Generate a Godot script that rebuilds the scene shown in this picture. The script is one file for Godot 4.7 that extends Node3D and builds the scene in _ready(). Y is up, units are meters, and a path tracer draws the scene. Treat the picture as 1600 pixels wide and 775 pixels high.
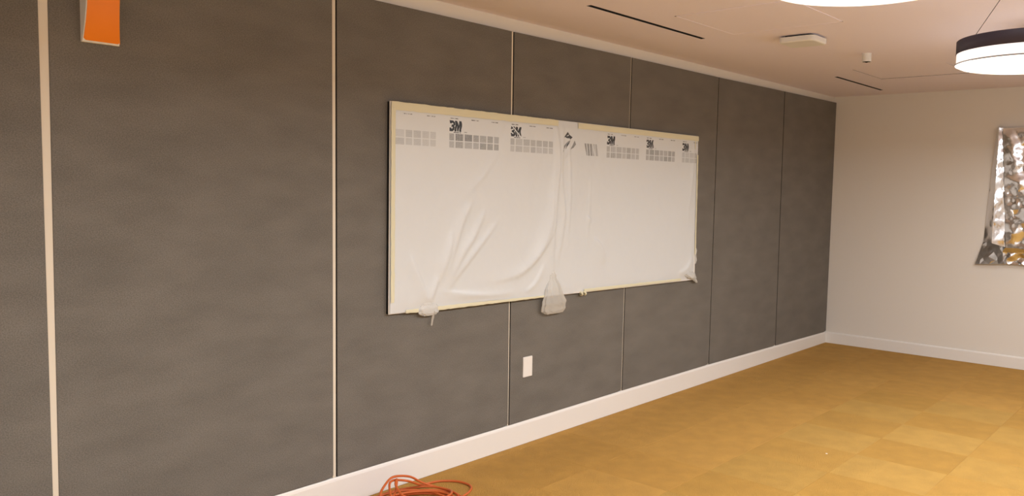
extends Node3D
# Meeting room seen along its panelled wall. The wall runs away along -z; d() turns
# (distance out of the panel face, height, distance along the wall) into a point.

const LENGTH := 8.4263      # back wall
const REAR := -2.6          # wall behind the camera
const WIDTH := 4.92
const CEIL := 2.4905
const PENDANT_X := 2.485
const BOARD := 0.022        # front face of the wrapped board

var M := {}
var noise_a := FastNoiseLite.new()
var rng := RandomNumberGenerator.new()

# ------------------------------------------------------------------ helpers
func d(x: float, y: float, s: float) -> Vector3:
	return Vector3(x, y, -s)

func sm(smooth := false) -> SurfaceTool:
	var st := SurfaceTool.new()
	st.begin(Mesh.PRIMITIVE_TRIANGLES)
	st.set_smooth_group(0 if smooth else -1)
	return st

func face(st: SurfaceTool, p: Array, out: Vector3) -> void:
	var q := p
	var n := Vector3.ZERO
	for i in range(1, p.size() - 1):
		n += (p[i] - p[0]).cross(p[i + 1] - p[0])
	if n.dot(out) > 0.0:
		q = p.duplicate()
		q.reverse()
	for i in range(1, q.size() - 1):
		st.add_vertex(q[0]); st.add_vertex(q[i]); st.add_vertex(q[i + 1])

func box(st: SurfaceTool, a: Vector3, b: Vector3) -> void:
	var lo := Vector3(minf(a.x, b.x), minf(a.y, b.y), minf(a.z, b.z))
	var hi := Vector3(maxf(a.x, b.x), maxf(a.y, b.y), maxf(a.z, b.z))
	for k in 3:
		for s in 2:
			var n := Vector3.ZERO
			n[k] = 1.0 if s else -1.0
			var u := (k + 1) % 3
			var v := (k + 2) % 3
			var pts := []
			for c in [[0, 0], [1, 0], [1, 1], [0, 1]]:
				var q := Vector3.ZERO
				q[k] = hi[k] if s else lo[k]
				q[u] = hi[u] if c[0] else lo[u]
				q[v] = hi[v] if c[1] else lo[v]
				pts.append(q)
			face(st, pts, n)

# convex outline in the plane (ax, ay) at o, from depth d0 to d1 along n, rounded towards d1
func prism(st: SurfaceTool, outline: Array, o: Vector3, ax: Vector3, ay: Vector3, n: Vector3, d0: float, d1: float, bevel := 0.0, steps := 1) -> void:
	var mid := Vector2.ZERO
	for p in outline:
		mid += p
	mid /= outline.size()
	var cnt := outline.size()
	var rings := [[0.0, d0]]
	if bevel > 0.0:
		for i in steps + 1:
			var a := PI / 2 * i / steps
			rings.append([bevel * (1.0 - cos(a)), d1 - bevel * (1.0 - sin(a))])
	else:
		rings.append([0.0, d1])
	var loops := []
	for r in rings:
		var loop := []
		for i in cnt:
			var p: Vector2 = outline[i]
			var e0: Vector2 = (p - outline[(i + cnt - 1) % cnt]).normalized()
			var e1: Vector2 = (outline[(i + 1) % cnt] - p).normalized()
			var n0 := Vector2(-e0.y, e0.x)
			var n1 := Vector2(-e1.y, e1.x)
			if n0.dot(mid - p) < 0.0: n0 = -n0
			if n1.dot(mid - p) < 0.0: n1 = -n1
			var off := (n0 + n1) / maxf(0.3, 1.0 + n0.dot(n1))
			var q: Vector2 = p + off * r[0]
			loop.append(o + ax * q.x + ay * q.y + n * r[1])
		loops.append(loop)
	var centre := o + ax * mid.x + ay * mid.y
	for k in loops.size() - 1:
		for i in cnt:
			var j := (i + 1) % cnt
			var m: Vector3 = (loops[k][i] + loops[k][j]) / 2.0 - centre
			var tilt := 0.0 if k == 0 else 1.0
			face(st, [loops[k][i], loops[k][j], loops[k + 1][j], loops[k + 1][i]], m - n * m.dot(n) * (1.0 - tilt))
	face(st, loops[-1], n)
	face(st, loops[0], -n)

func rounded_rect(w: float, h: float, r: float, seg := 4) -> Array:
	var out := []
	for c in [[1, 1, 0], [-1, 1, 1], [-1, -1, 2], [1, -1, 3]]:
		for i in seg + 1:
			var a: float = PI / 2 * (c[2] + float(i) / seg)
			out.append(Vector2(c[0] * (w / 2 - r) + r * cos(a), c[1] * (h / 2 - r) + r * sin(a)))
	return out

func lathe(st: SurfaceTool, profile: Array, seg := 64) -> void:
	for i in seg:
		var a := TAU * i / seg
		var b := TAU * (i + 1) / seg
		for k in profile.size() - 1:
			var p: Vector2 = profile[k]
			var q: Vector2 = profile[k + 1]
			var v := [Vector3(p.x * cos(a), p.y, p.x * sin(a)), Vector3(p.x * cos(b), p.y, p.x * sin(b)), Vector3(q.x * cos(b), q.y, q.x * sin(b)), Vector3(q.x * cos(a), q.y, q.x * sin(a))]
			var t := q - p
			var o2 := Vector2(t.y, -t.x)          # profiles run so that this points outwards
			var m := (a + b) / 2
			face(st, v, Vector3(o2.x * cos(m), o2.y, o2.x * sin(m)))

func tube(st: SurfaceTool, pts: Array, r: float, sides := 10) -> void:
	var up := Vector3.UP
	var rings := []
	for i in pts.size():
		var t: Vector3 = (pts[mini(i + 1, pts.size() - 1)] - pts[maxi(i - 1, 0)]).normalized()
		var x := up - t * up.dot(t)
		if x.length() < 0.01:
			x = Vector3.RIGHT - t * t.x
		x = x.normalized()
		up = x
		var y := t.cross(x)
		var ring := []
		for k in sides:
			var a := TAU * k / sides
			ring.append(pts[i] + (x * cos(a) + y * sin(a)) * r)
		rings.append(ring)
	for i in pts.size() - 1:
		for k in sides:
			var j := (k + 1) % sides
			face(st, [rings[i][k], rings[i][j], rings[i + 1][j], rings[i + 1][k]], rings[i][k] + rings[i][j] - pts[i] * 2.0)
	face(st, rings[0], pts[0] - pts[1])
	face(st, rings[-1], pts[-1] - pts[-2])

func spline(p: Array, per := 8) -> Array:
	var out := []
	for i in p.size() - 1:
		var a: Vector3 = p[maxi(i - 1, 0)]
		var b: Vector3 = p[i]
		var c: Vector3 = p[i + 1]
		var e: Vector3 = p[mini(i + 2, p.size() - 1)]
		for k in per:
			out.append(b.cubic_interpolate(c, a, e, float(k) / per))
	out.append(p[-1])
	return out

# a grid of points (rows of equal length) as one smooth sheet facing out; uv from f(point)
func sheet(st: SurfaceTool, rows: Array, out: Vector3, uv: Variant = null) -> void:
	for j in rows.size() - 1:
		for i in rows[j].size() - 1:
			var q := [rows[j][i], rows[j][i + 1], rows[j + 1][i + 1], rows[j + 1][i]]
			var n: Vector3 = (q[1] - q[0]).cross(q[3] - q[0])
			if n.dot(out) > 0.0:
				q.reverse()
			for k in [0, 1, 2, 0, 2, 3]:
				if uv != null:
					st.set_uv(uv.call(q[k]))
				st.add_vertex(q[k])

func build(st: SurfaceTool, called: String, m: Material, parent: Node = self) -> MeshInstance3D:
	st.generate_normals()
	var o := MeshInstance3D.new()
	o.name = called
	o.mesh = st.commit()
	o.material_override = m
	o.cast_shadow = GeometryInstance3D.SHADOW_CASTING_SETTING_ON
	parent.add_child(o, true)
	return o

func numbered(called: String) -> String:
	if not has_node(NodePath(called)):
		return called
	var n := 1
	while has_node(NodePath("%s_%03d" % [called, n])):
		n += 1
	return "%s_%03d" % [called, n]

func tag(o: Node, label: String, category: String, group := "") -> void:
	o.set_meta("label", label)
	o.set_meta("category", category)
	if group:
		o.set_meta("group", group)

func thing(called: String, label: String, category: String, at: Vector3, group := "") -> Node3D:
	var o := Node3D.new()
	o.name = numbered(called)
	add_child(o)
	o.position = at
	tag(o, label, category, group)
	return o

func struct(st: SurfaceTool, called: String, m: Material, label: String) -> MeshInstance3D:
	var o := build(st, called, m)
	o.set_meta("kind", "structure")
	o.set_meta("label", label)
	return o

# ------------------------------------------------------------------ materials
func noise_tex(freq: float, octaves: int, dark: float, seed_value: int, kind := FastNoiseLite.TYPE_SIMPLEX_SMOOTH, normal := false, strength := 4.0) -> NoiseTexture2D:
	var n := FastNoiseLite.new()
	n.noise_type = kind
	n.seed = seed_value
	n.frequency = freq
	n.fractal_octaves = octaves
	var t := NoiseTexture2D.new()
	t.width = 512
	t.height = 512
	t.seamless = true
	t.noise = n
	if normal:
		t.as_normal_map = true
		t.bump_strength = strength
	else:
		var g := Gradient.new()
		g.set_color(0, Color(dark, dark, dark))
		g.set_color(1, Color.WHITE)
		t.color_ramp = g
	return t

func mat(c: Color, rough := 0.8, metal := 0.0) -> StandardMaterial3D:
	var m := StandardMaterial3D.new()
	m.albedo_color = c
	m.roughness = rough
	m.metallic = metal
	return m

func materials() -> void:
	M.paint = mat(Color(0.925, 0.905, 0.875), 0.75)
	M.ceiling = mat(Color(0.955, 0.918, 0.955), 0.9)
	M.trim = mat(Color(0.945, 0.93, 0.91), 0.45)
	M.plastic = mat(Color(0.93, 0.92, 0.90), 0.4)
	M.dark = mat(Color(0.05, 0.045, 0.045), 0.7)
	var f := mat(Color(0.545, 0.524, 0.492), 0.95)
	f.albedo_texture = noise_tex(0.016, 6, 0.90, 3)
	f.uv1_triplanar = true
	f.uv1_world_triplanar = true
	f.uv1_scale = Vector3(0.42, 0.75, 0.30)
	f.detail_enabled = true
	f.detail_blend_mode = BaseMaterial3D.BLEND_MODE_MUL
	f.detail_albedo = noise_tex(0.13, 4, 0.74, 9)
	f.detail_uv_layer = BaseMaterial3D.DETAIL_UV_2
	f.uv2_triplanar = true
	f.uv2_world_triplanar = true
	f.uv2_scale = Vector3(2.3, 2.9, 2.1)
	M.fabric = f
	M.edge = mat(Color(0.11, 0.095, 0.085), 0.95)
	M.strip = mat(Color(0.90, 0.86, 0.79), 0.8)
	M.carpet = []
	var carpet_tex := noise_tex(0.012, 6, 0.93, 21)
	var pile := noise_tex(0.35, 2, 0.0, 22, FastNoiseLite.TYPE_SIMPLEX, true, 5.0)
	for i in 9:
		var k: float = [0.0, 0.010, -0.009][i / 3]
		var base: Color = [Color(0.742, 0.560, 0.246), Color(0.752, 0.580, 0.272), Color(0.768, 0.576, 0.262)][i % 3]
		var c := mat(Color(base.r + k, base.g + k, base.b + k), 0.95)
		c.albedo_texture = carpet_tex
		c.uv1_triplanar = true
		c.uv1_world_triplanar = true
		c.uv1_scale = Vector3(0.7, 0.7, 0.7) + Vector3.ONE * 0.05 * i
		c.normal_enabled = true
		c.normal_texture = pile
		c.normal_scale = 0.6
		M.carpet.append(c)
	M.slab = mat(Color(0.36, 0.28, 0.16), 1.0)
	M.board = mat(Color(0.92, 0.91, 0.89), 0.35)
	M.film = mat(Color.WHITE, 0.38)
	M.film.albedo_texture = film_print()
	M.film.texture_repeat = false
	M.tape = mat(Color(0.885, 0.868, 0.755), 0.7)
	M.loose = mat(Color(0.92, 0.91, 0.88, 0.42), 0.32)
	M.loose.transparency = BaseMaterial3D.TRANSPARENCY_ALPHA
	M.dense = M.loose.duplicate()
	M.dense.albedo_color = Color(0.90, 0.90, 0.885, 0.72)
	M.foil = mat(Color(0.90, 0.90, 0.91), 0.15, 1.0)
	M.orange = mat(Color(1.0, 0.55, 0.08), 0.5)
	M.cord = mat(Color(0.80, 0.40, 0.18), 0.5)
	M.shade = mat(Color(0.255, 0.235, 0.315), 0.5)
	M.ring = mat(Color(0.5, 0.48, 0.46), 0.5)
	M.wire = mat(Color(0.36, 0.32, 0.32), 0.4, 0.6)
	M.lens = mat(Color(0.95, 0.93, 0.9), 0.5)
	M.lens.emission_enabled = true
	M.lens.emission = Color(1.0, 0.965, 0.92)
	M.lens.emission_energy_multiplier = 1.6
	M.band = mat(Color(0.95, 0.93, 0.93), 0.5)
	M.band.emission_enabled = true
	M.band.emission = Color(1.0, 0.955, 0.93)
	M.band.emission_energy_multiplier = 0.9

# The masking film's print: a company mark and small text every 474 mm. One texel is 1.5 mm.
const FILM_S := 2.60
const FILM_TOP := 1.946
func film_print() -> ImageTexture:
	var w := 2048
	var h := 768
	var px := 1.5e-3
	var im := Image.create(w, h, true, Image.FORMAT_RGB8)
	var base := Color(0.865, 0.88, 0.89)
	im.fill(base)
	var r := RandomNumberGenerator.new()
	r.seed = 77
	var three := PackedVector2Array()
	for p in [[1, 0], [26, 0], [38, 8], [38, 20], [31, 27], [38, 34], [38, 46], [26, 54], [1, 54], [0, 39], [13, 39], [13, 43], [21, 43], [24, 41], [24, 34], [21, 32], [12, 32], [12, 22], [21, 22], [24, 20], [24, 13], [21, 11], [13, 11], [13, 15], [0, 15]]:
		three.append(Vector2(p[0], p[1]))
	var em := PackedVector2Array()
	for p in [[40, 0], [56, 0], [64, 24], [72, 0], [88, 0], [88, 54], [75, 54], [75, 22], [68, 54], [60, 54], [53, 22], [53, 54], [40, 54]]:
		em.append(Vector2(p[0], p[1]))
	# start of each repeat, strength of its ink, strength of its mark
	for rep in [[2.545, 0.45, 0.0], [3.022, 0.95, 1.0], [3.499, 0.6, 0.95], [4.441, 0.75, 1.0], [4.910, 0.95, 1.0], [5.395, 0.5, 1.0]]:
		var s0: float = rep[0]
		if rep[2] > 0.0:
			for y in 58:
				for x in 62:
					var q := Vector2(x * 1.5, y * 1.0)
					var cut := 30.0 + 20.0 * sin(s0 * 7.0) - q.x * 0.75 + q.y
					if s0 > 3.4 and s0 < 3.6 and absf(cut - 8.0) < 4.5:      # a crease hides a stroke of print
						continue
					q.x += 3.5 * sin(q.y * 0.11 + s0 * 5.0)
					if Geometry2D.is_point_in_polygon(q, three) or Geometry2D.is_point_in_polygon(q, em):
						ink(im, s0 + x * 1.5e-3, 1.880 - y * 1e-3, rep[2])
			for x in 30:         # small line of print under the mark
				if r.randf() < 0.8:
					for y in 4:
						ink(im, s0 + 0.030 + x * 0.0018, 1.8215 - y * 0.0012, 0.85 * rep[2] * r.randf_range(0.7, 1.0))
			for x in 14:
				if r.randf() < 0.7:
					for y in 3:
						ink(im, s0 + 0.105 + x * 0.0018, 1.825 - y * 0.0015, 0.35 * rep[2])
		for k in 3:              # broken lines of tiny capitals along the top
			for x in 36:
				if x > 15 and x < 20 or r.randf() < 0.25:
					continue
				for y in 3:
					ink(im, s0 + 0.006 + k * 0.156 + x * 0.0016, 1.8925 - y * 0.0014, r.randf_range(0.45, 0.9) * (0.6 + 0.4 * rep[2]))
		var x0 := 0.0
		for col in [0.036, 0.058, 0.058, 0.044, 0.050, 0.046, 0.038]:
			for part in 2:
				var top: float = 1.812 if part == 0 else 1.771
				var rows: int = 24 if part == 0 else 22
				var tone: float = rep[1] * r.randf_range(0.30, 0.50) * (1.45 if s0 > 3.0 and s0 < 3.1 and x0 < 0.16 and part == 0 else 1.0)
				for y in rows:
					for x in int(col / px):
						var k: float = tone * (1.0 if y % 3 != 2 else 0.55) * r.randf_range(0.45, 1.0)
						ink(im, s0 + x0 + x * px, top - y * px, k)
			x0 += col + 0.0085
	# print drawn into the folds where the sheets meet: crushed mark and streaked text
	for poly in [[4.020, 1.879, 4.035, 1.866, 4.000, 1.848, 3.984, 1.842], [3.995, 1.849, 4.032, 1.856, 4.038, 1.840, 4.008, 1.842], [4.031, 1.866, 4.070, 1.849, 4.049, 1.834, 4.032, 1.850], [4.054, 1.831, 4.018, 1.803, 3.987, 1.772, 3.969, 1.749, 3.986, 1.792, 4.028, 1.823], [4.049, 1.828, 4.023, 1.794, 4.003, 1.773, 4.018, 1.803], [4.092, 1.830, 4.106, 1.807, 4.083, 1.786, 4.051, 1.773, 4.070, 1.796]]:
		var out := PackedVector2Array()
		for k in poly.size() / 2:
			out.append(Vector2(poly[2 * k], poly[2 * k + 1]))
		for y in 100:
			for x in 100:
				var q := Vector2(3.96 + x * px, 1.885 - y * px)
				if Geometry2D.is_point_in_polygon(q, out):
					ink(im, q.x, q.y, 0.85 if poly[0] < 4.05 else 0.5 * r.randf_range(0.6, 1.0))
	for x in 86:
		for y in 50:
			var lean := sin(x * 0.33 + y * 0.05) * 0.5 + 0.5
			if x < 54 or x > 60:
				ink(im, 4.198 + x * px + y * 0.0005, 1.818 - y * px, (0.15 + 0.55 * lean * lean) * r.randf_range(0.4, 1.0) * (1.0 if x < 54 else 0.6))
	im.generate_mipmaps()
	return ImageTexture.create_from_image(im)

func ink(im: Image, s: float, y: float, k: float) -> void:
	var i := int((s - FILM_S) / 1.5e-3)
	var j := int((FILM_TOP - y) / 1.5e-3)
	if i < 0 or j < 0 or i >= im.get_width() or j >= im.get_height():
		return
	var c := im.get_pixel(i, j)
	im.set_pixel(i, j, c.lerp(Color(0.07, 0.065, 0.06), clampf(k, 0.0, 1.0)))

# ------------------------------------------------------------------ scene
func _ready() -> void:
	rng.seed = 4
	noise_a.seed = 11
	noise_a.frequency = 1.0
	# camera, environment
	var cam := Camera3D.new()
	cam.name = "camera"
	cam.transform = Transform3D(Basis(Vector3(0.745398, 0.017940, -0.666378), Vector3(-0.063576, 0.996994, -0.044275), Vector3(0.663581, 0.075368, 0.744299)).orthonormalized(), Vector3(3.1742, 1.5465, 0.0))
	cam.fov = 33.396
	cam.near = 0.05
	cam.far = 60.0
	cam.current = true
	add_child(cam)
	var we := WorldEnvironment.new()
	we.name = "surroundings"
	var env := Environment.new()
	env.background_mode = Environment.BG_COLOR
	env.background_color = Color(0.02, 0.02, 0.025)
	env.tonemap_mode = Environment.TONE_MAPPER_LINEAR
	env.tonemap_exposure = 1.04
	env.sdfgi_enabled = true
	env.ssao_enabled = true
	env.ssil_enabled = true
	we.environment = env
	add_child(we)
	materials()

	room()
	pendants()
	wrapped_board()
	ceiling_fittings()
	foil_package()
	alarm_cover()
	outlet()
	cord()

func room() -> void:
	# left wall and its fabric panels
	var st := sm()
	box(st, d(-0.026, -0.1, REAR - 0.15), d(-0.16, CEIL + 0.1, LENGTH + 0.15))
	var wl := struct(st, "wall_left", M.paint, "white painted wall clad with dark grey fabric panels")
	# left edge of each panel: where it is at the top and at the bottom, and the top and bottom heights there
	var edges := [[-2.56, -2.56, 2.42, 0.142], [-1.34, -1.34, 2.42, 0.142], [-0.12, -0.12, 2.42, 0.142], [1.106, 1.104, 2.418, 0.142], [2.328, 2.337, 2.416, 0.143], [3.549, 3.566, 2.415, 0.138], [4.748, 4.739, 2.421, 0.141], [5.967, 5.970, 2.421, 0.139], [7.196, 7.221, 2.429, 0.125], [8.452, 8.440, 2.434, 0.110]]
	var gap_top := [0.02, 0.02, 0.02, 0.034, 0.0255, 0.021, 0.0145, 0.0125, 0.012, 0.030]
	var gap_low := [0.02, 0.02, 0.02, 0.019, 0.023, 0.0135, 0.0145, 0.0125, 0.012, 0.018]
	for i in edges.size() - 1:
		var a: Array = edges[i]
		var b: Array = edges[i + 1]
		var rt: float = b[0] - gap_top[i + 1]
		var rb: float = b[1] - gap_low[i + 1]
		var out := [Vector2(a[0], a[2]), Vector2(a[1], a[3]), Vector2(rb - 0.05, b[3] + 0.001), Vector2(rb - 0.012, b[3] + 0.006), Vector2(rb, b[3] + 0.012), Vector2(rt, b[2])]
		st = sm()
		prism(st, out, Vector3.ZERO, Vector3(0, 0, -1), Vector3.UP, Vector3.RIGHT, -0.0265, 0.0, 0.003, 2)
		var panel := build(st, "fabric_panel", M.fabric, wl)
		if i != 3:
			st = sm()
			prism(st, [Vector2(a[0] - 0.0025, a[2] - 0.001), Vector2(a[1] - 0.0025, a[3] + 0.001), Vector2(a[1] + 0.0005, a[3] + 0.001), Vector2(a[0] + 0.0005, a[2] - 0.001)], Vector3.ZERO, Vector3(0, 0, -1), Vector3.UP, Vector3.RIGHT, -0.0265, -0.0022)
			build(st, "edge_band", M.edge, panel)
		var void_w := 0.0005 if i == 2 else 0.0065
		if i < edges.size() - 2:      # painted filler strip set back in the joint
			st = sm()
			prism(st, [Vector2(rt, b[2]), Vector2(rb, b[3]), Vector2(b[1] - void_w, b[3]), Vector2(b[0] - void_w, b[2])], Vector3.ZERO, Vector3(0, 0, -1), Vector3.UP, Vector3.RIGHT, -0.0265, -0.004)
			build(st, "joint_strip", M.strip, wl)
	# other walls
	st = sm()
	box(st, d(-0.16, -0.1, LENGTH), d(WIDTH + 0.15, CEIL + 0.1, LENGTH + 0.15))
	struct(st, "wall_back", M.paint, "plain white painted end wall of the room")
	st = sm()
	box(st, d(WIDTH, -0.1, REAR - 0.15), d(WIDTH + 0.15, CEIL + 0.1, LENGTH + 0.15))
	struct(st, "wall_right", M.paint, "plain white painted wall opposite the fabric panels")
	st = sm()
	box(st, d(-0.16, -0.1, REAR), d(WIDTH + 0.15, CEIL + 0.1, REAR - 0.15))
	struct(st, "wall_front", M.paint, "plain white painted wall behind the viewer")
	# baseboards; the left one keeps to the lower edge of the panels
	st = sm()
	for i in edges.size() - 1:
		var a: Array = edges[i]
		var b: Array = edges[i + 1]
		var s1: float = minf(b[1], LENGTH)
		var pa: float = a[3] - 0.001
		var pb: float = b[3] - 0.001
		var sec := func(s: float, top: float) -> Array: return [d(-0.027, 0, s), d(0.004, 0, s), d(0.004, top - 0.016, s), d(0.001, top - 0.006, s), d(-0.003, top, s), d(-0.027, top, s)]
		var A: Array = sec.call(a[1], pa)
		var B: Array = sec.call(s1, pb)
		var norms := [Vector3.DOWN, Vector3.RIGHT, Vector3(1, .3, 0), Vector3(1, 1, 0), Vector3.UP, Vector3.LEFT]
		for k in 6:
			var j := (k + 1) % 6
			face(st, [A[k], A[j], B[j], B[k]], norms[k])
	struct(st, "baseboard_left", M.trim, "tall white baseboard under the grey fabric panels")
	st = sm()
	prism(st, [Vector2(0, 0), Vector2(0.012, 0), Vector2(0.012, 0.098), Vector2(0.007, 0.108), Vector2(0, 0.110)], d(0, 0, LENGTH), Vector3(0, 0, 1), Vector3.UP, Vector3.RIGHT, 0.004, WIDTH)
	struct(st, "baseboard_back", M.trim, "low white baseboard along the plain end wall")
	# floor slab and carpet tiles
	st = sm()
	box(st, d(-0.16, -0.008, REAR - 0.15), d(WIDTH + 0.15, -0.15, LENGTH + 0.15))
	var fl := struct(st, "floor", M.slab, "floor laid with ochre carpet tiles, alternate tiles lighter")
	var xs := [0.005, 0.058]
	while xs[-1] < WIDTH - 0.49:
		xs.append(xs[-1] + 0.49)
	xs.append(WIDTH - 0.002)
	var ss := []
	var sv := 8.434 - 16 * 0.437
	while sv < LENGTH - 0.1:
		ss.append(sv)
		sv += 0.437
	ss.append(LENGTH - 0.013)
	var shared := {}
	for i in xs.size() - 1:
		for j in ss.size() - 1:
			var w: float = xs[i + 1] - xs[i] - 0.0006
			var l: float = ss[j + 1] - ss[j] - 0.0006
			var key := "%.3f %.3f" % [w, l]
			if not shared.has(key):
				var t := sm()
				prism(t, [Vector2(-w / 2, -l / 2), Vector2(w / 2, -l / 2), Vector2(w / 2, l / 2), Vector2(-w / 2, l / 2)], Vector3.ZERO, Vector3.RIGHT, Vector3(0, 0, -1), Vector3.UP, -0.0078, 0.0, 0.0006)
				t.generate_normals()
				shared[key] = t.commit()
			var o := MeshInstance3D.new()
			o.name = "carpet_tile"
			o.mesh = shared[key]
			# the chequer shows on the trodden middle of the floor; by the walls the tiles are alike
			var tone: int = (i + j) % 2 if xs[i] > 0.9 and ss[j] < 6.3 else 2
			o.material_override = M.carpet[rng.randi() % 3 * 3 + tone]
			o.position = d((xs[i] + xs[i + 1]) / 2, 0, (ss[j] + ss[j + 1]) / 2)
			fl.add_child(o, true)
	# carpet that lies wholly outside the photograph
	st = sm()
	var j2 := 0
	var s2: float = ss[0]
	while s2 > REAR + 0.01:
		for i in xs.size() - 1:
			box(st, d(xs[i] + 0.001, -0.0078, maxf(s2 - 0.437, REAR)), d(xs[i + 1] - 0.001, 0, s2 - 0.0016))
		s2 -= 0.437
		j2 += 1
	var rest := build(st, "carpet", M.carpet[0], fl)
	rest.set_meta("kind", "stuff")
	# ceiling with openings for the slot vents and the recessed hatch
	st = sm()
	var holes := []
	for h in HOLES:
		holes.append(Rect2(h[0], h[1], h[2] - h[0], h[3] - h[1]))
	var cx := [-0.16, WIDTH + 0.15]
	var cs := [REAR - 0.15, LENGTH + 0.15]
	for h in HOLES:
		cx.append_array([h[0], h[2]])
		cs.append_array([h[1], h[3]])
	cx.sort()
	cs.sort()
	for i in cx.size() - 1:
		for j in cs.size() - 1:
			if cx[i + 1] - cx[i] < 1e-5 or cs[j + 1] - cs[j] < 1e-5:
				continue
			var mid := Vector2((cx[i] + cx[i + 1]) / 2, (cs[j] + cs[j + 1]) / 2)
			var open := false
			for h in holes:
				open = open or h.has_point(mid)
			var y0 := CEIL + 0.07 if open else CEIL
			box(st, d(cx[i], y0, cs[j]), d(cx[i + 1], CEIL + 0.15, cs[j + 1]))
	struct(st, "ceiling", M.ceiling, "flat painted plaster ceiling with slot vents and hatches")

const HOLES := [[0.512, 3.534, 0.545, 4.745], [0.530, 6.933, 0.560, 8.071], [0.792, 6.60, 1.46, 7.294]]

func pendants() -> void:
	var spots := [[3.80, "round dark-banded pendant lamp cut by the right edge of the photo, hung on thin wires", 0.97], [2.12, "round pendant lamp at the top edge with only its glowing lens in view", 0.97], [0.40, "round pendant lamp hanging above the viewer, outside the photo", 0.97], [5.50, "round pendant lamp outside the photo, second from the end wall", 0.97], [7.20, "round pendant lamp outside the photo, nearest the end wall", 0.30], [-1.30, "round pendant lamp behind the viewer, nearest the rear wall", 0.92]]
	var first: Node3D
	for sp in spots:
		var at := d(PENDANT_X - (0.045 if sp[0] == 2.12 else 0.0), 2.066, sp[0])
		if first == null:
			first = thing("pendant_lamp", sp[1], "lamp", at, "round pendant lamps in a row")
			var st := sm(true)
			lathe(st, [Vector2(0.248, 0.040), Vector2(0.254, 0.040), Vector2(0.254, 0.090)], 96)
			build(st, "drum_shade", M.shade, first)
			st = sm()
			lathe(st, [Vector2(0.254, 0.090), Vector2(0.250, 0.093), Vector2(0.02, 0.095), Vector2(0.0, 0.095)], 96)
			build(st, "top_plate", M.shade, first)
			st = sm(true)
			lathe(st, [Vector2(0.2515, 0.001), Vector2(0.2515, 0.040)], 96)
			build(st, "diffuser_band", M.band, first)
			st = sm()
			lathe(st, [Vector2(0.250, -0.003), Vector2(0.257, -0.003), Vector2(0.257, -0.0005), Vector2(0.2515, 0.001)], 96)
			build(st, "trim_ring", M.ring, first)
			st = sm(true)
			var prof := []
			for i in 13:
				var t := i / 12.0
				prof.append(Vector2(0.2555 * t, -0.003 - 0.031 * sqrt(maxf(0.0, 1.0 - t * t * 0.995))))
			lathe(st, prof, 96)
			build(st, "lens", M.lens, first)
			var top := CEIL - 2.066
			for k in 3:
				var a := deg_to_rad(145.0 + k * 120.0)
				st = sm(true)
				tube(st, [Vector3(0.21 * cos(a), 0.092, 0.21 * sin(a)), Vector3(0.02 * cos(a), top - 0.022, 0.02 * sin(a))], 0.0013, 6)
				build(st, "wire", M.wire, first)
			st = sm(true)
			tube(st, [Vector3(0, 0.092, 0), Vector3(0, top - 0.02, 0)], 0.004, 8)
			build(st, "power_cord", M.wire, first)
			st = sm()
			lathe(st, [Vector2(0, top - 0.026), Vector2(0.055, top - 0.026), Vector2(0.06, top - 0.022), Vector2(0.06, top)], 40)
			build(st, "ceiling_rose", M.shade, first)
			var lamp := AreaLight3D.new()
			lamp.name = "lamp_light"
			lamp.area_size = Vector2(0.45, 0.45)
			lamp.area_normalize_energy = true
			lamp.light_color = Color(0.97, 0.985, 1.0)
			lamp.light_energy = 3.68 * sp[2]
			lamp.area_range = 14.0
			lamp.shadow_enabled = true
			lamp.position = Vector3(0, -0.037, 0)
			lamp.rotation_degrees.x = -90
			first.add_child(lamp)
			for k in 6:      # the glowing band round the side
				var a := TAU * k / 6.0
				var side := AreaLight3D.new()
				side.name = "band_light"
				side.area_size = Vector2(0.26, 0.034)
				side.area_normalize_energy = true
				side.light_color = lamp.light_color
				side.light_energy = 0.115 * sp[2]
				side.area_range = 14.0
				side.shadow_enabled = true
				side.position = Vector3(0.2585 * sin(a), 0.022, 0.2585 * cos(a))
				side.rotation.y = a + PI
				first.add_child(side)
		else:
			var c: Node3D = first.duplicate()
			c.name = numbered("pendant_lamp")
			add_child(c)
			c.position = at
			c.set_meta("label", sp[1])
			for l in c.find_children("*", "AreaLight3D", true, false):
				l.light_energy *= sp[2] / spots[0][2]      # each lamp has its own dimmer

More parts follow.
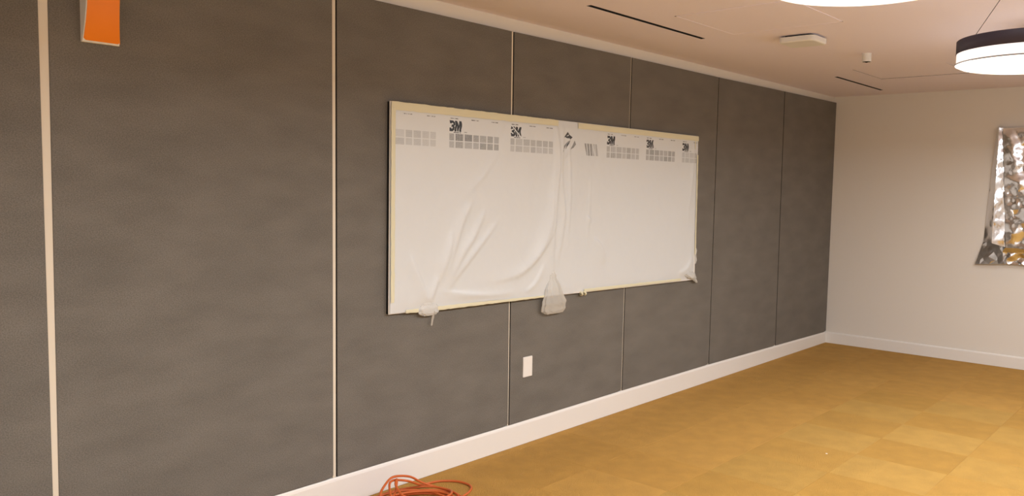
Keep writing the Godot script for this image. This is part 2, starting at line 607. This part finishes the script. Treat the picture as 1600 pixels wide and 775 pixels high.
# ------------------------------------------------------------------ the board under masking film
# crest lines of the film's folds: width, height, then points (along the wall, height)
const FOLDS := [
	[0.03, 0.016, 3.191, 1.438, 3.129, 1.353, 3.059, 1.198, 2.999, 1.057],
	[0.022, 0.016, 3.302, 1.402, 3.219, 1.271, 3.123, 1.164, 3.019, 1.022],
	[0.016, 0.013, 3.413, 1.348, 3.281, 1.226, 3.148, 1.11, 3.009, 0.981],
	[0.035, 0.018, 3.874, 1.512, 3.872, 1.338, 3.794, 1.187, 3.651, 1.061],
	[0.022, 0.014, 3.929, 1.357, 3.824, 1.186, 3.624, 1.044, 3.378, 1.006],
	[0.022, 0.020, 3.908, 1.934, 3.94, 1.744, 3.923, 1.512, 3.897, 1.202, 3.905, 0.946],
	[0.016, 0.016, 3.984, 1.901, 3.97, 1.59, 4.003, 1.355, 3.939, 1.043],
	[0.01, 0.01, 4.036, 1.862, 4.061, 1.513, 4.046, 1.194],
	[0.008, 0.004, 3.414, 1.723, 3.288, 1.595, 3.189, 1.508],
	[0.03, 0.012, 2.985, 0.984, 3.329, 0.931, 3.543, 0.926],
	[0.014, 0.012, 3.655, 0.928, 3.742, 0.978, 3.827, 1.088],
	[0.02, 0.01, 5.576, 1.858, 5.548, 1.57, 5.502, 1.282],
	[0.03, 0.014, 2.76, 1.183, 2.826, 1.048, 2.872, 0.934],
	[0.03, 0.014, 5.405, 0.922, 5.515, 0.951, 5.596, 1.035],
	[0.02, 0.014, 2.949, 1.057, 2.919, 0.986, 2.893, 0.931],
	[0.03, 0.014, 4.327, 1.218, 4.408, 1.147, 4.448, 1.047],
	[0.014, 0.01, 4.247, 1.359, 4.287, 1.329],
	[0.01, 0.006, 4.277, 1.62, 4.267, 1.399, 4.247, 1.097],
	[0.01, 0.008, 4.046, 1.771, 3.985, 1.721],
	[0.018, 0.012, 3.049, 1.298, 3.019, 1.178, 2.949, 1.017]]

var crests := []
func relief(s: float, y: float) -> float:
	if crests.is_empty():
		for f in FOLDS:
			var line := []
			for k in (f.size() - 2) / 2:
				line.append(Vector3(f[2 + 2 * k], f[3 + 2 * k], 0))
			line = spline(line, 6)
			var box2 := Rect2(line[0].x, line[0].y, 0, 0)
			for q in line:
				box2 = box2.expand(Vector2(q.x, q.y))
			crests.append([f[0], f[1], line, box2.grow(absf(f[0]) * 9.0)])
	var h := 0.0030 + 0.0020 * noise_a.get_noise_2d(s * 4.0, y * 3.0) + 0.0010 * noise_a.get_noise_2d(s * 11.0 - y * 6.0, y * 5.0 + 40.0)
	var p := Vector2(s, y)
	for f in crests:
		if not f[3].has_point(p):
			continue
		var line: Array = f[2]
		var best := 9.0
		var along := 0.0
		var side := 1.0
		for k in line.size() - 1:
			var a := Vector2(line[k].x, line[k].y)
			var ab := Vector2(line[k + 1].x, line[k + 1].y) - a
			var t := clampf((p - a).dot(ab) / ab.length_squared(), 0.0, 1.0)
			var dist := p.distance_to(a + ab * t)
			if dist < best:
				best = dist
				along = (k + t) / (line.size() - 1)
				side = signf(ab.cross(p - a))
		var w: float = f[0] * (0.5 + 0.8 * along)
		var q: float = best / (w * (0.8 if side > 0.0 else 2.6))
		h += f[1] * 0.85 * exp(1.0 - sqrt(1.0 + 5.0 * q * q)) * sin(PI * clampf(0.04 + 0.92 * along, 0.0, 1.0))
	return maxf(h, 0.0008)

func film_uv(p: Vector3) -> Vector2:
	# the sheet is laid out flat for its print, so print rides over the folds
	return Vector2((-p.z - FILM_S) / 3.072, (FILM_TOP - p.y) / 1.152)

func film_sheet(called: String, s0: float, s1: float, y_top: Callable, y_low: Callable, lift: float, edge: float, parent: Node) -> void:
	var nu := int((s1 - s0) / 0.0095)
	var nv := 116
	var rows := []
	for j in nv + 1:
		var row := []
		for i in nu + 1:
			var s := s0 + (s1 - s0) * i / nu
			var yt: float = y_top.call(s)
			var yl: float = y_low.call(s)
			var y := lerpf(yt, yl, float(j) / nv)
			var hem := minf(minf(s - s0, yt - y), y - yl)
			var hem2 := minf(hem, s1 - s) if edge > 0.0 else hem
			var k := smoothstep(0.0, 0.05, hem2)
			row.append(d(BOARD + lift + 0.0008 + relief(s, y) * (0.15 + 0.85 * k), y, s))
		rows.append(row)
	var st := sm(true)
	sheet(st, rows, Vector3.RIGHT, film_uv)
	build(st, called, M.film, parent)

# a flat strip of tape with ragged long sides, from (s,y) to (s,y)
func tape(a: Vector2, b: Vector2, wa: float, wb: float, parent: Node, seed_value: int, x := 0.0) -> void:
	var dir := (b - a).normalized()
	var nrm := Vector2(-dir.y, dir.x)
	var n := int(a.distance_to(b) / 0.02) + 2
	var st := sm(true)
	var rows := []
	for j in 5:
		var row := []
		for i in n + 1:
			var t := float(i) / n
			var w := lerpf(wa, wb, t) * (0.5 if j == 0 or j == 4 else 0.44)
			var side: float = (j - 2) / 2.0
			var wob := 0.003 * noise_a.get_noise_2d(i * 0.31 + seed_value * 7.0, side * 3.0) if absf(side) == 1.0 else 0.0
			var c := a.lerp(b, t) + nrm * (side * w + wob)
			var lift := 0.0012 * noise_a.get_noise_2d(i * 0.23 + seed_value, side * 2.0) + (0.0 if absf(side) < 0.9 else -0.0012)
			row.append(d(BOARD + 0.0065 + x + lift, c.y, c.x))
		rows.append(row)
	sheet(st, rows, Vector3.RIGHT)
	build(st, "masking_tape", M.tape, parent)

# a gathered bag of loose film: spine points with half widths, flattened against the board
func gather(spine: Array, lobes: int, parent: Node, seed_value: int, thin := 0.35, m: Material = null) -> void:
	var st := sm(true)
	var rows := []
	var n := spine.size()
	for v in 33:
		var t := v / 32.0 * (n - 1)
		var k := mini(int(t), n - 2)
		var a: Array = spine[k]
		var b: Array = spine[k + 1]
		var f := smoothstep(0.0, 1.0, t - k)
		var c := Vector3(lerpf(a[0], b[0], t - k), lerpf(a[1], b[1], t - k), lerpf(a[3], b[3], f))
		var hw := lerpf(a[2], b[2], f)
		if v == 0 or v == 32:
			hw *= 0.05
		var row := []
		for i in 49:
			var ang := TAU * i / 48.0
			var wr := 1.0 + 0.09 * cos(lobes * ang + seed_value + 0.05 * v) * smoothstep(0.0, 4.0, v) + 0.14 * noise_a.get_noise_3d(cos(ang) * 2.0 + seed_value, sin(ang) * 2.0, v * 0.16)
			var xo := sin(ang) * (hw * thin + 0.004) * wr
			row.append(d(c.z + xo, c.y + 0.006 * noise_a.get_noise_2d(i * 0.4, v * 0.2 + seed_value), c.x + cos(ang) * hw * wr))
		rows.append(row)
	for j in 32:
		for i in 48:
			var q := [rows[j][i], rows[j][i + 1], rows[j + 1][i + 1], rows[j + 1][i]]
			var mid: Vector3 = (rows[j][0] + rows[j][24]) / 2.0
			face(st, q, (q[0] + q[2]) / 2.0 - mid)
	var o := build(st, "loose_film", m if m else M.loose, parent)
	o.set_meta("label", "gathered end of clear plastic film hanging off the board's edge")

func wrapped_board() -> void:
	var t := thing("wall_board", "wide wall board wrapped in printed white plastic film with cream tape, on the grey panels", "board", Vector3.ZERO)
	var low := func(s: float) -> float: return lerpf(0.897, 0.851, clampf((s - 2.626) / 3.0, 0.0, 1.0))
	var st := sm()
	prism(st, [Vector2(2.626, 0.897), Vector2(5.648, 0.85), Vector2(5.63, 1.943), Vector2(2.626, 1.946)], Vector3.ZERO, Vector3(0, 0, -1), Vector3.UP, Vector3.RIGHT, 0.018, BOARD, 0.001)
	build(st, "board", M.board, t)
	st = sm()
	prism(st, [Vector2(2.628, 0.899), Vector2(5.646, 0.852), Vector2(5.628, 1.941), Vector2(2.628, 1.944)], Vector3.ZERO, Vector3(0, 0, -1), Vector3.UP, Vector3.RIGHT, 0.0, 0.018)
	build(st, "dark_frame", M.dark, t)
	# right sheet first, the left sheet laps over it
	film_sheet("plastic_film", 4.02, 5.624, func(s): return 1.939 - 0.004 * sin(s * 9.0), func(s): return maxf(low.call(s) + 0.003, 0.0) + 0.008 * maxf(0.0, sin(s * 5.0)), 0.0, 1.0, t)
	film_sheet("plastic_film", 2.631, 4.121, func(s): return 1.940 + 0.004 * sin(s * 7.0), func(s): return low.call(s) + 0.004 + 0.012 * maxf(0.0, sin(s * 4.0 + 1.0)), 0.003, 0.0, t)
	tape(Vector2(2.629, 1.925), Vector2(3.925, 1.926), 0.041, 0.036, t, 1, 0.004)
	tape(Vector2(4.126, 1.924), Vector2(5.628, 1.923), 0.036, 0.036, t, 2)
	tape(Vector2(2.641, 1.932), Vector2(2.644, 0.956), 0.028, 0.024, t, 3, 0.004)
	tape(Vector2(2.950, 0.899), Vector2(3.830, 0.884), 0.022, 0.012, t, 4, 0.004)
	tape(Vector2(2.730, 0.903), Vector2(2.815, 0.901), 0.016, 0.020, t, 8, 0.004)
	tape(Vector2(4.227, 0.886), Vector2(5.434, 0.868), 0.020, 0.018, t, 5)
	tape(Vector2(5.622, 1.802), Vector2(5.636, 1.047), 0.018, 0.016, t, 6)
	tape(Vector2(5.58, 1.927), Vector2(5.58, 1.842), 0.010, 0.010, t, 7, 0.001)
	# gathered ends: along, height, half width, distance out
	gather([[3.900, 1.06, 0.014, 0.022], [3.903, 1.00, 0.032, 0.029], [3.910, 0.91, 0.075, 0.036], [3.921, 0.84, 0.106, 0.034], [3.926, 0.795, 0.110, 0.026], [3.932, 0.768, 0.085, 0.022]], 9, t, 1, 0.16)
	gather([[2.880, 0.950, 0.030, 0.022], [2.884, 0.925, 0.060, 0.023], [2.888, 0.900, 0.074, 0.026], [2.892, 0.882, 0.066, 0.027], [2.898, 0.866, 0.042, 0.025]], 7, t, 2, 0.08, M.dense)
	gather([[2.924, 0.886, 0.010, 0.030], [2.923, 0.856, 0.006, 0.024], [2.921, 0.835, 0.005, 0.020], [2.918, 0.810, 0.004, 0.018]], 3, t, 3)
	gather([[5.530, 0.930, 0.05, 0.020], [5.555, 0.900, 0.085, 0.023], [5.590, 0.874, 0.058, 0.030], [5.640, 0.852, 0.026, 0.027], [5.680, 0.826, 0.013, 0.024]], 7, t, 4, 0.14, M.dense)
	gather([[5.642, 1.095, 0.004, 0.026], [5.650, 1.075, 0.010, 0.025], [5.646, 1.040, 0.005, 0.025], [5.654, 1.000, 0.012, 0.024], [5.650, 0.975, 0.004, 0.022]], 3, t, 5, 0.2, M.dense)
	st = sm(true)
	var nub := []
	for i in 15:
		var a := TAU * i / 9.0
		nub.append(d(BOARD - 0.004 + 0.014 * sin(a), 0.868 + 0.010 * cos(a), 4.195 + 0.004 * i))
	tube(st, nub, 0.008, 8)
	var nb := build(st, "tape_curl", M.tape, t)
	nb.set_meta("label", "curled loose end of cream tape below the board")

# ------------------------------------------------------------------ ceiling
func ceiling_fittings() -> void:
	var k := 0
	for h in [HOLES[0], HOLES[1]]:
		var t := thing("slot_vent", ["long dark slot air vent in the ceiling above the wrapped board", "shorter-looking dark slot air vent in the ceiling by the far corner"][k], "vent", d((h[0] + h[2]) / 2, CEIL, (h[1] + h[3]) / 2), "slot air vents")
		k += 1
		var w: float = h[2] - h[0]
		var l: float = h[3] - h[1]
		var st := sm()
		for s in [-1.0, 1.0]:
			box(st, Vector3(s * w / 2, 0.0005, -l / 2), Vector3(s * (w / 2 - 0.0015), 0.055, l / 2))
			box(st, Vector3(-w / 2, 0.0005, s * l / 2), Vector3(w / 2, 0.055, s * (l / 2 - 0.0015)))
		box(st, Vector3(-w / 2, 0.055, -l / 2), Vector3(w / 2, 0.06, l / 2))
		build(st, "housing", M.dark, t)
		st = sm()
		box(st, Vector3(-0.002, 0.018, -l / 2 + 0.002), Vector3(0.002, 0.05, l / 2 - 0.002))
		build(st, "vane", M.dark, t)
	# hatch with a raised bead around it
	var a := thing("ceiling_hatch", "square ceiling hatch outlined by a pale raised bead, left of the nearer lamp", "hatch", d(1.08, CEIL, 4.37))
	var st2 := sm()
	box(st2, Vector3(-0.325, -0.0015, -0.33), Vector3(0.325, 0, 0.33))
	build(st2, "hatch_door", M.ceiling, a)
	st2 = sm()
	for s in [-1.0, 1.0]:
		box(st2, Vector3(s * 0.333, -0.003, -0.338), Vector3(s * 0.325, 0, 0.338))
		box(st2, Vector3(-0.333, -0.003, s * 0.338), Vector3(0.333, 0, s * 0.33))
	build(st2, "bead", M.ceiling, a)
	var b := thing("ceiling_hatch", "square ceiling hatch set in a thin dark gap, below the farther lamp", "hatch", d(1.126, CEIL, 6.947))
	st2 = sm()
	prism(st2, rounded_rect(0.668 - 0.014, 0.694 - 0.030, 0.003, 1), Vector3(0, 0, 0.010), Vector3.RIGHT, Vector3(0, 0, 1), Vector3.DOWN, -0.02, -0.0005, 0.001)
	build(st2, "hatch_door", M.ceiling, b)
	st2 = sm()
	for s in [-1.0, 1.0]:
		box(st2, Vector3(s * 0.334, 0.002, -0.347), Vector3(s * 0.3325, 0.06, 0.347))
		box(st2, Vector3(-0.334, 0.002, s * 0.347), Vector3(0.334, 0.06, s * 0.3455))
	box(st2, Vector3(-0.334, 0.058, -0.347), Vector3(0.334, 0.062, 0.347))
	build(st2, "hatch_frame", M.dark, b)
	# wireless access point
	var w := thing("access_point", "flat white square wireless access point on the ceiling between the two lamps", "access point", d(1.05, CEIL, 5.04))
	st2 = sm()
	prism(st2, rounded_rect(0.17, 0.17, 0.02, 3), Vector3.ZERO, Vector3.RIGHT, Vector3(0, 0, 1), Vector3.DOWN, 0.0, 0.012)
	build(st2, "mounting_plate", M.dark, w)
	st2 = sm()
	prism(st2, rounded_rect(0.225, 0.225, 0.035, 6), Vector3.ZERO, Vector3.RIGHT, Vector3(0, 0, 1), Vector3.DOWN, 0.011, 0.045, 0.012, 4)
	build(st2, "cover", M.plastic, w)
	# small cylindrical sensor
	var P := thing("ceiling_sensor", "small white cylindrical sensor hanging from the ceiling beside the far hatch", "sensor", d(1.145, CEIL, 5.89))
	st2 = sm()
	lathe(st2, [Vector2(0.027, -0.056), Vector2(0.030, -0.053), Vector2(0.030, 0.0)], 32)
	build(st2, "housing", M.plastic, P)
	st2 = sm(true)
	lathe(st2, [Vector2(0, -0.062), Vector2(0.008, -0.0605), Vector2(0.010, -0.056)], 24)
	lathe(st2, [Vector2(0.0, -0.0555), Vector2(0.027, -0.056)], 32)
	build(st2, "lens", M.dark, P)

# ------------------------------------------------------------------ foil parcel on the end wall
# four corners given as (x, height, distance off the wall), in order around
func foil_patch(c: Array, nu: int, nv: int, amp: float, k: float, smooth: bool, called: String, parent: Node, label := "") -> void:
	var rows := []
	var pts := []
	for q in c:
		pts.append(d(q[0], q[1], LENGTH - q[2]))
	var n: Vector3 = (pts[1] - pts[0]).cross(pts[3] - pts[0]).normalized()
	if n.z < 0.0:
		n = -n
	for j in nv + 1:
		var row := []
		for i in nu + 1:
			var inner: bool = i > 0 and j > 0 and i < nu and j < nv
			var u := (i + (rng.randf_range(-0.38, 0.38) if inner else 0.0)) / nu
			var v := (j + (rng.randf_range(-0.38, 0.38) if inner else 0.0)) / nv
			var p: Vector3 = pts[0].lerp(pts[1], u).lerp(pts[3].lerp(pts[2], u), v)
			var e := smoothstep(0.0, 0.06, minf(minf(u, 1.0 - u), minf(v, 1.0 - v)))
			var h := noise_a.get_noise_3d(p.x * 4.0 * k, p.y * 4.0 * k, p.z * 4.0 * k) * amp + noise_a.get_noise_3d(p.x * 13.0 * k + 7.0, p.y * 9.0 * k, 3.0) * amp * 0.14 + rng.randf_range(-1.0, 1.0) * amp * 0.035
			row.append(p + n * h * (0.25 + 0.75 * e))
		rows.append(row)
	var st := sm(smooth)
	for j in nv:
		for i in nu:
			var q := [rows[j][i], rows[j][i + 1], rows[j + 1][i + 1], rows[j + 1][i]]
			if (i + j) % 2:
				face(st, [q[0], q[1], q[2]], n)
				face(st, [q[0], q[2], q[3]], n)
			else:
				face(st, [q[1], q[2], q[3]], n)
				face(st, [q[1], q[3], q[0]], n)
	var o := build(st, called, M.foil, parent)
	if label:
		o.set_meta("label", label)

func foil_package() -> void:
	var t := thing("foil_covered_screen", "flat rectangular panel wrapped in crumpled silver foil on the end wall", "wrapped panel", Vector3.ZERO)
	var st := sm()
	box(st, d(1.56, 1.06, LENGTH - 0.001), d(2.40, 2.09, LENGTH - 0.035))
	build(st, "panel", M.dark, t)
	foil_patch([[1.495, 2.125, 0.06], [2.45, 2.125, 0.06], [2.45, 1.08, 0.062], [1.572, 1.07, 0.062]], 56, 60, 0.022, 0.85, true, "front_foil", t)
	foil_patch([[1.47, 2.145, 0.006], [2.47, 2.145, 0.006], [2.45, 2.122, 0.060], [1.495, 2.122, 0.060]], 50, 4, 0.006, 1.0, false, "top_fold", t)
	foil_patch([[1.436, 2.138, 0.008], [1.466, 2.136, 0.066], [1.465, 1.11, 0.074], [1.385, 1.115, 0.008]], 6, 40, 0.007, 1.0, true, "side_fold", t)
	foil_patch([[1.466, 2.136, 0.066], [1.499, 2.130, 0.052], [1.566, 1.08, 0.050], [1.465, 1.11, 0.074]], 8, 60, 0.010, 1.2, true, "side_fold", t)
	foil_patch([[1.385, 1.12, 0.010], [1.545, 1.12, 0.050], [1.56, 0.930, 0.058], [1.332, 0.908, 0.030]], 6, 6, 0.016, 1.2, false, "corner_fold", t)
	foil_patch([[1.57, 1.075, 0.062], [2.45, 1.085, 0.060], [2.45, 1.005, 0.030], [1.545, 1.035, 0.050]], 34, 5, 0.010, 1.2, true, "under_fold", t)
	foil_patch([[1.545, 1.040, 0.045], [2.45, 1.012, 0.028], [2.46, 0.935, 0.045], [1.56, 0.930, 0.045]], 60, 8, 0.026, 2.2, true, "bottom_hem", t)
	foil_patch([[2.447, 2.125, 0.060], [2.50, 2.13, 0.004], [2.52, 0.95, 0.004], [2.447, 1.07, 0.060]], 6, 50, 0.008, 1.0, true, "side_fold", t)

func alarm_cover() -> void:
	var t := thing("alarm_cover", "orange-fronted white box high on the grey panel at upper left", "alarm", Vector3.ZERO)
	# profile from the wall outwards: height, depth
	var prof := [Vector2(2.034, 0.014), Vector2(2.06, 0.024), Vector2(2.10, 0.040), Vector2(2.15, 0.054), Vector2(2.20, 0.061), Vector2(2.26, 0.058), Vector2(2.32, 0.046)]
	var s0 := 1.211
	var s1 := [1.342, 1.337, 1.330, 1.325, 1.324, 1.325, 1.325]
	var st := sm()
	var top := prof.size() - 1
	for i in top:
		var a: Vector2 = prof[i]
		var b: Vector2 = prof[i + 1]
		face(st, [d(0, a.x, s0), d(a.y, a.x, s0), d(b.y, b.x, s0), d(0, b.x, s0)], Vector3(0, 0, 1))
		face(st, [d(0, a.x, s1[i]), d(a.y, a.x, s1[i]), d(b.y, b.x, s1[i + 1]), d(0, b.x, s1[i + 1])], Vector3(0, 0, -1))
		face(st, [d(a.y, a.x, s0), d(a.y, a.x, s1[i]), d(b.y, b.x, s1[i + 1]), d(b.y, b.x, s0)], Vector3.RIGHT)
	for i in [0, top]:
		face(st, [d(0, prof[i].x, s0), d(0, prof[i].x, s1[i]), d(prof[i].y, prof[i].x, s1[i]), d(prof[i].y, prof[i].x, s0)], Vector3.DOWN if i == 0 else Vector3.UP)
	build(st, "white_body", M.plastic, t)
	st = sm(true)
	var rows := []
	for i in prof.size():
		var row := []
		for k in 9:
			var u := k / 8.0
			var bulge := 0.004 * sin(PI * u)
			var dy := 0.006 if i == 0 else 0.0
			row.append(d(prof[i].y + 0.0015 + bulge, prof[i].x + dy, lerpf(s0 + 0.003, s1[i] + 0.002, u)))
		rows.append(row)
	sheet(st, rows, Vector3.RIGHT)
	build(st, "orange_front", M.orange, t)

func outlet() -> void:
	var st := sm()
	prism(st, rounded_rect(0.082, 0.122, 0.004, 3), Vector3.ZERO, Vector3(0, 0, -1), Vector3.UP, Vector3.RIGHT, -0.001, 0.006, 0.003, 3)
	var o := build(st, "blank_wall_plate", M.trim)
	o.position = d(0.0, 0.467, 3.717)
	tag(o, "small white blank wall plate on the grey panel below the wrapped board", "wall plate")
	# speck of white on the carpet
	st = sm()
	prism(st, [Vector2(-0.006, -0.004), Vector2(0.005, -0.005), Vector2(0.007, 0.003), Vector2(-0.003, 0.006)], Vector3.ZERO, Vector3.RIGHT, Vector3(0, 0, 1), Vector3.UP, 0.0, 0.002, 0.0006)
	o = build(st, "paint_chip", M.trim)
	o.position = d(1.395, 0.0, 4.82)
	tag(o, "tiny white chip lying alone on the ochre carpet tiles", "chip")

func cord() -> void:
	var p := []
	var r := RandomNumberGenerator.new()
	r.seed = 31
	# loops lying on the carpet
	for lap in 6:
		var cx := 0.29 + r.randf_range(-0.03, 0.03)
		var cs := 2.545 + r.randf_range(-0.04, 0.04)
		var rx := 0.19 + r.randf_range(-0.025, 0.015)
		var rs := 0.25 + r.randf_range(-0.04, 0.03)
		for k in 10:
			var a := TAU * (k + 0.37 * lap) / 10.0
			p.append(d(maxf(cx + rx * cos(a), 0.03), 0.0065 + 0.0035 * lap + 0.006 * maxf(0.0, sin(a * 2.0 + lap)), cs + rs * sin(a)))
	# strands sprung up above the coil
	p.append_array([d(0.36, 0.05, 2.36), d(0.24, 0.09, 2.40), d(0.17, 0.118, 2.50), d(0.15, 0.124, 2.566), d(0.15, 0.10, 2.66), d(0.15, 0.05, 2.74), d(0.20, 0.022, 2.80), d(0.30, 0.03, 2.80), d(0.38, 0.05, 2.70)])
	p.append_array([d(0.40, 0.05, 2.52), d(0.30, 0.075, 2.44), d(0.20, 0.105, 2.49), d(0.155, 0.110, 2.55), d(0.16, 0.085, 2.64), d(0.14, 0.03, 2.75), d(0.10, 0.008, 2.82), d(0.12, 0.007, 2.90), d(0.19, 0.007, 2.96), d(0.28, 0.007, 2.96), d(0.335, 0.007, 2.89), d(0.36, 0.01, 2.76), d(0.34, 0.04, 2.62), d(0.28, 0.07, 2.52), d(0.20, 0.10, 2.53), d(0.16, 0.112, 2.57), d(0.20, 0.08, 2.53), d(0.29, 0.05, 2.42), d(0.42, 0.02, 2.34), d(0.60, 0.0065, 2.20)])
	var st := sm(true)
	tube(st, spline(p, 7), 0.0058, 8)
	var o := build(st, "extension_cord", M.cord)
	tag(o, "orange extension cord coiled on the carpet against the white baseboard", "cord")
